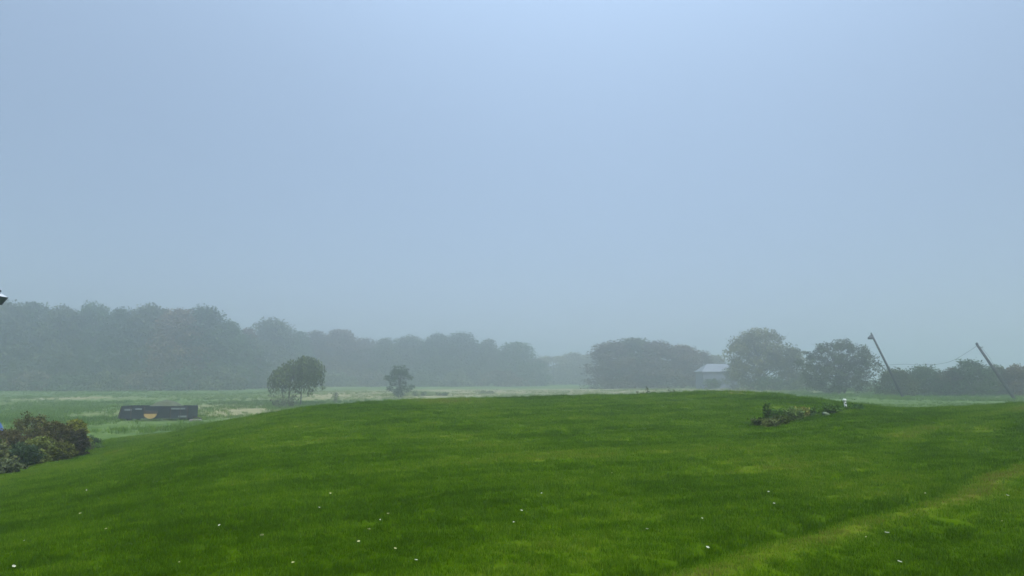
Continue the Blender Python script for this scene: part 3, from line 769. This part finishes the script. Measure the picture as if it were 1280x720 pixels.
# ------------------------------------------------------------------ long black trailer
def trailer():
    Y = 70.0; k = Y / F
    c = at(195, Y)
    e = empty('farm_trailer', c, 'long low black trailer with a tan half-round panel, in the field left of the mound', 'trailer', rz=.02)
    BLK = plain('black_paint', (.010, .013, .018), .55, .4, 3); TAN = plain('tan_board', (.42, .28, .10), .7, .2, 5)
    GRY = plain('weathered_rail', (.17, .20, .19), .7, .2, 5); DRK = plain('dark_rust', (.045, .026, .018), .85, .4, 6); TYRE = plain('tyre_rubber', (.02, .02, .021), .85, .2, 8)
    X = lambda px: (px - 640) / F * (Y - 1.1) * .986 - c[0]
    Z = lambda py: zpix(py, Y - 1.1) - c[2]
    zb, zt = .20, Z(507)
    # deck and sides: an open topped box, its left end raked
    D = 1.1
    b = MB()
    V = [(X(146.5), -D, zb), (X(234), -D, zb), (X(234), -D, zt), (X(150.5), -D, zt), (X(146.5), D, zb), (X(234), D, zb), (X(234), D, zt), (X(150.5), D, zt)]
    t = .07
    W = [(X(146.5) + t, -D + t, zb + .2), (X(234) - t, -D + t, zb + .2), (X(234) - t, -D + t, zt), (X(150.5) + t, -D + t, zt), (X(146.5) + t, D - t, zb + .2), (X(234) - t, D - t, zb + .2), (X(234) - t, D - t, zt), (X(150.5) + t, D - t, zt)]
    b.add(V + W, [(0, 1, 2, 3), (1, 5, 6, 2), (5, 4, 7, 6), (4, 0, 3, 7), (4, 5, 1, 0),
                  (8, 11, 10, 9), (9, 10, 14, 13), (13, 14, 15, 12), (12, 15, 11, 8), (8, 9, 13, 12),
                  (3, 2, 10, 11), (2, 6, 14, 10), (6, 7, 15, 14), (7, 3, 11, 15)])
    b.build('body', BLK, e)
    for p in (147, 163, 179.5, 212, 224, 233.2): MB().box((X(p + (2.6 if p < 150 else 0)), -D - .03, (zb + zt) / 2), (.07, .05, zt - zb - .06), np.array([[math.cos(.20), 0, math.sin(.20)], [0, 1, 0], [-math.sin(.20), 0, math.cos(.20)]]) if p < 150 else None).build('stake', DRK, e)
    for a, bb, y in ((155, 164, 511.5), (168.5, 176, 510.5), (213, 230, 510), (222, 232, 519.5)):
        MB().box(((X(a) + X(bb)) / 2, -D - .025, Z(y)), (X(bb) - X(a), .045, .14)).build('rail', GRY, e)
    # half-round panel, flat side up, under a dark rusty lintel
    h = MB(); R = X(203) - X(195); n = 18
    ang = [math.pi + math.pi * i / n for i in range(n + 1)]
    pts = [(X(187.5) + R * math.cos(a), R * .74 * math.sin(a) + Z(516.3)) for a in ang]
    fr = [(x, -D - .10, z) for x, z in pts]; bk = [(x, -D - .003, z) for x, z in pts]; m = len(pts)
    h.add(fr + bk, [tuple(range(m)), tuple(range(2 * m - 1, m - 1, -1))] + [(i, m + i, m + (i + 1) % m, (i + 1) % m) for i in range(m)])
    h.build('half_round_panel', TAN, e)
    MB().box((X(188), -D - .06, Z(514.4)), (X(197) - X(180), .10, .26)).build('lintel', DRK, e)
    # heap of brush showing over the middle
    hp = MB(); rg = random.Random(4); V = []; nx = 15
    pl = [(-1, 0)] + [(-1 + 2 * i / nx, .62 * (1 - (-1 + 2 * i / nx) ** 2) ** .6 + rg.uniform(-.04, .04)) for i in range(1, nx)] + [(1, 0)]
    for yy, s in ((-.9, .05), (-.6, .8), (0, 1.0), (.6, .8), (.9, .05)):
        V += [(X(200) + a * X(210) * .62, yy, zt - .12 + s * z + .02) for a, z in pl]
    w = nx + 1
    hp.add(V, [(i * w + j, i * w + j + 1, (i + 1) * w + j + 1, (i + 1) * w + j) for i in range(4) for j in range(nx)])
    hp.build('load', plain('brush_load', (.075, .085, .045), .95, .5, 7), e, True)
    for p in (160, 226):
        for s in (-1, 1):
            wv = MB(); wv.tube([(X(p), s * (D - .35), .30), (X(p), s * (D - .13), .30)], .31, 18); wv.build('wheel', TYRE, e, True)
    MB().tube([(X(233.5), 0, .30), (X(245), 0, .16)], .05, 6).build('drawbar', DRK, e)
    # the board leaning at its right end
    q = at(250, 68.0)
    bo = MB().box((0, 0, .09), (.95, .5, .16)).build('board_stack', plain('grey_board', (.21, .18, .155), .9, .3, 6))
    bo.location = (q[0], q[1], q[2]); bo.rotation_euler = (0, .03, .2)
    tag(bo, 'low grey brown stack of boards at the right end of the black trailer', 'boards')
trailer()

# blue tarpaulin over a pile
def tarp():
    global RNG
    RNG = np.random.default_rng(77)
    Y = 46.0; c = at(-6, Y); n = 26; V = []
    hz = zpix(524.5, Y) - c[2]
    for i in range(n + 1):
        for j in range(n + 1):
            u, v = i / n * 2 - 1, j / n * 2 - 1
            d = (abs(u) ** 3 + abs(v) ** 3) ** (1 / 3)
            z = hz * (1 - sstep(.45, 1.0, np.array(d)))
            z = float(z) * (.82 + .34 * float(vnoise(u * 3 + 5, v * 3, 9))) + .03
            V.append((u * 1.05 * (1 + .06 * math.sin(5 * v)), v * .9, z))
    o = MB().add(V, [(i * (n + 1) + j, (i + 1) * (n + 1) + j, (i + 1) * (n + 1) + j + 1, i * (n + 1) + j + 1) for i in range(n) for j in range(n)]).build(
        'tarpaulin', plain('blue_tarp', (.03, .085, .25), .5, .2, 5), None, True)
    o.location = c
    so = o.modifiers.new('thick', 'SOLIDIFY'); so.thickness = .012
    tag(o, 'crumpled bright blue tarpaulin over a heap behind the shrubs at the left frame edge', 'tarpaulin')
tarp()

# ------------------------------------------------------------------ leaning poles and wires
POLE = plain('weathered_pole', (.040, .036, .034), .85, .35, 3); IRON = plain('dark_iron', (.035, .038, .04), .6, .2, 6)
def pole(pb, pt, pyt, Y, rb, rt, label, name):
    b = np.array(at(pb, Y)); t = np.array([(pt - 640) / F * Y, Y, zpix(pyt, Y)])
    e = empty(name, tuple(b), label, 'pole')
    d = t - b; L = np.linalg.norm(d)
    MB().tube([-d / L * .5, d * .5, d], [rb, (rb + rt) / 2, rt], 12).build('shaft', POLE, e, True)
    return e, b, t, d / L
e1, b1, t1, d1 = pole(1124, 1089, 418, 100, .17, .12, 'leaning wooden pole with a lamp head on top, left of the hedge', 'lamp_pole')
s = t1 - b1
MB().tube([s - d1 * .35, s - d1 * .3 + np.array([-.35, 0, .05])], .035, 6).build('bracket', IRON, e1)
lh = MB(); c = s - d1 * .30 + np.array([-.28, 0, -.42])
lh.tube([c + np.array([0, 0, .55]), c + np.array([0, 0, .40]), c + np.array([0, 0, .22]), c + np.array([0, 0, .0])], [.05, .16, .36, .33], 14)
lh.build('lamp_head', IRON, e1, True)
MB().lathe([(.03, .0), (.09, .02), (.09, .12), (.03, .2)], 10, tuple(s + d1 * .02)).build('finial', IRON, e1, True)
e2, b2, t2, d2 = pole(1262, 1220, 431, 92, .20, .14, 'thicker leaning wooden pole without a lamp, crossing the hedge at the right', 'utility_pole')
s = t2 - b2
MB().tube([s - d2 * .5 + np.array([.0, 0, 0]), s - d2 * .5 + np.array([.42, -.1, .12])], .04, 6).build('bracket', IRON, e2)
MB().lathe([(.05, -.05), (.15, .0), (.17, .10), (.08, .24)], 10, tuple(s + d2 * .0)).build('pole_cap', IRON, e2, True)

def wire(px_list, name, label, r=.016):
    P = [((px - 640) / F * Y, Y, zpix(py, Y)) for px, py, Y in px_list]
    P = np.array(P); s = np.linspace(0, len(P) - 1, 40); k = np.arange(len(P))
    Q = np.stack([pchip(k, P[:, i], s) for i in range(3)], -1)
    o = MB().tube(Q, r, 5).build(name, plain('cable', (.06, .06, .062), .7, .1, 3), None, True)
    return tag(o, label, 'wire')
wire([(1220.5, 432.2, 92), (1205, 442, 93), (1187, 451.5, 94), (1172, 455, 95.5), (1150, 456.6, 97), (1128, 455.5, 98.5), (1106.2, 456.5, 100)], 'overhead_wire', 'slack sagging wire slung between the two leaning poles')
wire([(1224, 433, 92), (1233, 445, 96), (1241, 460, 101), (1250, 474, 106)], 'overhead_wire', 'short loose wire hanging down to the right from the bare pole top')

# ------------------------------------------------------------------ lantern jutting in at the left edge
def lantern():
    Y = 20.0; k = Y / F; x = (-9.5 - 640) * k
    g = float(height(x, Y)); e = empty('post_lantern', (x, Y, g), 'dark tapered lantern just jutting in at the left frame edge above the wood', 'lamp')
    Z = lambda py: zpix(py, Y) - g
    MB().lathe([(.06, -.2), (.055, .3), (.032, .35), (.03, Z(383))], 12).build('post', IRON, e, True)
    r0, r1 = 6 * k, 11.2 * k
    for a in range(4):
        th = math.pi / 4 + a * math.pi / 2
        MB().tube([(r0 * math.cos(th) * 1.2, r0 * math.sin(th) * 1.2, Z(381)), (r1 * math.cos(th) * 1.2, r1 * math.sin(th) * 1.2, Z(371))], .012, 5).build('frame_bar', IRON, e)
    g_ = MB(); a = r0 * .80; b = r1 * .80
    V = [(sx * a, sy * a, Z(381)) for sx, sy in ((-1, -1), (1, -1), (1, 1), (-1, 1))] + [(sx * b, sy * b, Z(371)) for sx, sy in ((-1, -1), (1, -1), (1, 1), (-1, 1))]
    g_.add(V, [(0, 1, 5, 4), (1, 2, 6, 5), (2, 3, 7, 6), (3, 0, 4, 7), (3, 2, 1, 0), (4, 5, 6, 7)])
    g_.build('glass_panel', plain('smoked_glass', (.03, .045, .055), .15, .1, 4, 0, .6), e)
    rf = MB(); V = [(sx * b * 1.03, sy * b * 1.03, Z(370.8)) for sx, sy in ((-1, -1), (1, -1), (1, 1), (-1, 1))] + [(sx * .08, sy * .08, Z(366)) for sx, sy in ((-1, -1), (1, -1), (1, 1), (-1, 1))]
    rf.add(V, [(0, 1, 5, 4), (1, 2, 6, 5), (2, 3, 7, 6), (3, 0, 4, 7), (3, 2, 1, 0), (4, 5, 6, 7)])
    rf.build('lantern_roof', plain('pale_roof', (.55, .57, .58), .5, .1, 4), e)
    MB().lathe([(.02, Z(366)), (.125, Z(364.8)), (.125, Z(362.5)), (.03, Z(361))], 12).build('finial', IRON, e, True)
lantern()

# ------------------------------------------------------------------ fallen leaves
def leaf_obj(px, py, size, label, seed, col):
    rg = random.Random(seed)
    # walk the view ray down to the turf
    dx = (px - 640) / F; v = (360 - py) / F
    cy = math.cos(PITCH) - v * math.sin(PITCH); cz = math.sin(PITCH) + v * math.cos(PITCH)
    ux, uz = dx / cy, cz / cy
    Ys = np.linspace(4, 45, 4000); g = height(ux * Ys, Ys) - uz * Ys
    i = int(np.argmax(g > -0.0)) if np.any(g > 0) else 0
    Y = float(Ys[i]); x = ux * Y
    n = 7; V = []; fs = []
    for i in range(n + 1):
        t = i / n; w = .36 * math.sin(math.pi * min(1, t * .96 + .03)) ** .8 * (1 + .25 * math.sin(9 * t))
        z = .25 * (t - .5) ** 2
        V += [(t - .5, -w, z + .16), (t - .5, 0, z), (t - .5, w, z + .16)]
    for i in range(n):
        fs += [(i * 3, i * 3 + 3, i * 3 + 4, i * 3 + 1), (i * 3 + 1, i * 3 + 4, i * 3 + 5, i * 3 + 2)]
    o = MB().add(np.array(V) * size * .68, fs).build('fallen_leaf', col)
    so = o.modifiers.new('thick', 'SOLIDIFY'); so.thickness = .002
    o.location = (x, Y, float(height(x, Y)) + .045); o.rotation_euler = (rg.uniform(-.2, .9), rg.uniform(-.3, .3), rg.uniform(0, 6.28))
    return tag(o, label, 'leaf', 'fallen leaves on the lawn')
WL = plain('pale_leaf', (.46, .47, .34), .75, .2, 30); YL = plain('yellow_leaf', (.36, .36, .15), .7, .2, 30)
leaf_obj(885, 691, .060, 'largest white fallen leaf, on the edge of the pale bank line', 1, WL)
leaf_obj(17, 714, .048, 'white fallen leaf in the lower left corner of the lawn', 2, WL)
leaf_obj(1109, 672, .058, 'bright white fallen leaf between the pale bank line and the right frame edge', 3, WL)
leaf_obj(1125, 709, .050, 'pale fallen leaf at the bottom of the lawn, straight below the bright white one', 4, WL)
leaf_obj(274, 662, .058, 'brightest fallen leaf on the left half of the lawn', 5, WL)
leaf_obj(327, 675, .058, 'pale fallen leaf just right of the brightest on the left half', 6, YL)
leaf_obj(809, 667, .052, 'pale fallen leaf left of the largest white one', 7, WL)
leaf_obj(461, 667, .05, 'yellowish fallen leaf of a close pair left of the frame middle, upper one', 8, YL)
leaf_obj(448, 683, .05, 'yellowish fallen leaf of a close pair left of the frame middle, lower one', 9, YL)
for k, (px, py, y) in enumerate([(30, 681, 0), (132, 666, 1), (100, 646, 1), (108, 616, 0), (399, 639, 0), (413, 621, 1), (475, 655, 0), (485, 647, 1), (520, 707, 0), (224, 709, 1), (366, 710, 1), (494, 692, 1),
                                 (878, 653, 0), (961, 619, 0), (968, 634, 0), (1157, 621, 1), (1260, 624, 0), (1253, 657, 1), (1083, 677, 1), (677, 621, 0), (652, 643, 0), (642, 658, 0), (962, 567, 1), (765, 595, 1)]):
    leaf_obj(px, py, (.032, .036, .04)[k % 3] * (1.25 if py < 630 else 1), 'tiny pale fallen leaf on the mown lawn', 20 + k, YL if y else WL)

# ------------------------------------------------------------------ fog
def haze(density=.0036):
    m, nt, ns, L = new_mat('fog')
    out = N(ns, 'ShaderNodeOutputMaterial'); v = N(ns, 'ShaderNodeVolumePrincipled')
    v.inputs['Color'].default_value = (.945, .965, .995, 1)
    v.inputs['Density'].default_value = density; v.inputs['Anisotropy'].default_value = 0.75
    v.inputs['Density Attribute'].default_value = ''; v.inputs['Temperature Attribute'].default_value = ''
    L.new(v.outputs[0], out.inputs['Volume'])
    try: m.cycles.homogeneous_volume = True
    except Exception: pass
    o = MB().box((0, 0, 12.0), (2500, 2500, 36.0)).build('haze', m)
    tag(o, 'even pale morning fog over the whole field', 'fog', kind='stuff')
haze()

# ------------------------------------------------------------------ light, sky, camera
SUN_EL, SUN_AZ = math.radians(55), math.radians(150)     # azimuth clockwise from +Y: behind the camera, a little left
SPOT = .50
CLOUD = (3.54, 4.70, 6.32)
w = bpy.data.worlds.new('World'); SC.world = w; w.use_nodes = True
nt = w.node_tree; bg = nt.nodes['Background']
sky = nt.nodes.new('ShaderNodeTexSky'); sky.sky_type = 'NISHITA'; sky.sun_disc = False
sky.sun_elevation = SUN_EL; sky.sun_rotation = SUN_AZ
sky.air_density = 1.0; sky.dust_density = 1.0; sky.ozone_density = 1.0
# a thick low cloud sheet over the clear sky: brightest overhead, a little brighter where it thins ahead
ns, L = nt.nodes, nt.links
geo = ns.new('ShaderNodeTexCoord'); nrm = ns.new('ShaderNodeVectorMath'); nrm.operation = 'NORMALIZE'
L.new(geo.outputs['Generated'], nrm.inputs[0])
sep = ns.new('ShaderNodeSeparateXYZ'); L.new(nrm.outputs[0], sep.inputs[0])
def mth(op, a, b=None, c=None):
    n = ns.new('ShaderNodeMath'); n.operation = op
    for k, v in enumerate((a, b, c)):
        if v is None: continue
        if isinstance(v, (int, float)): n.inputs[k].default_value = v
        else: L.new(v, n.inputs[k])
    return n.outputs[0]
zc = mth('MAXIMUM', sep.outputs[2], 0.0)
grad = mth('MULTIPLY_ADD', mth('POWER', zc, 4.0), 2.2, .285)     # steep zenith boost, out of view, added to light the grass
thin = ns.new('ShaderNodeVectorMath'); thin.operation = 'DOT_PRODUCT'
L.new(nrm.outputs[0], thin.inputs[0])
_a, _e = math.radians(10), math.radians(30)
thin.inputs[1].default_value = (math.sin(_a) * math.cos(_e), math.cos(_a) * math.cos(_e), math.sin(_e))
spot = mth('POWER', mth('MAXIMUM', thin.outputs['Value'], 0.0), 7.0)
cl = ns.new('ShaderNodeTexNoise'); cl.inputs['Scale'].default_value = 1.6; cl.inputs['Detail'].default_value = 3
L.new(nrm.outputs[0], cl.inputs['Vector'])
var = mth('ADD', mth('MULTIPLY_ADD', spot, SPOT, 1.0), mth('MULTIPLY_ADD', cl.outputs[0], .16, -.08))
lum = mth('MULTIPLY', grad, var)
cloud = ns.new('ShaderNodeVectorMath'); cloud.operation = 'SCALE'
cloud.inputs[0].default_value = CLOUD
L.new(lum, cloud.inputs['Scale'])
mixs = ns.new('ShaderNodeMix'); mixs.data_type = 'RGBA'; mixs.inputs[0].default_value = .85
L.new(sky.outputs[0], mixs.inputs[6]); L.new(cloud.outputs[0], mixs.inputs[7])
L.new(mixs.outputs[2], bg.inputs[0]); bg.inputs[1].default_value = .12
ld = bpy.data.lights.new('sun', 'SUN'); ld.energy = 1.5; ld.angle = math.radians(40); ld.color = (1.0, .97, .92)
so = bpy.data.objects.new('sun', ld); COL.objects.link(so)
dirv = Vector((math.sin(SUN_AZ) * math.cos(SUN_EL), math.cos(SUN_AZ) * math.cos(SUN_EL), math.sin(SUN_EL)))
so.rotation_euler = dirv.to_track_quat('Z', 'Y').to_euler()

cam = bpy.data.cameras.new('camera'); cam.sensor_width = 36; cam.lens = 36 * F / 1280
cam.clip_start = .05; cam.clip_end = 6000
co = bpy.data.objects.new('camera', cam); COL.objects.link(co)
co.location = (0, 0, 0); co.rotation_euler = (math.pi / 2 + PITCH, 0, 0)
SC.camera = co
SC.view_settings.view_transform = 'Standard'; SC.view_settings.look = 'None'
SC.view_settings.exposure = 1.07; SC.view_settings.gamma = 1.0
SC.cycles.use_denoising = True
SC.cycles.volume_bounces = 3
SC.cycles.max_bounces = 8
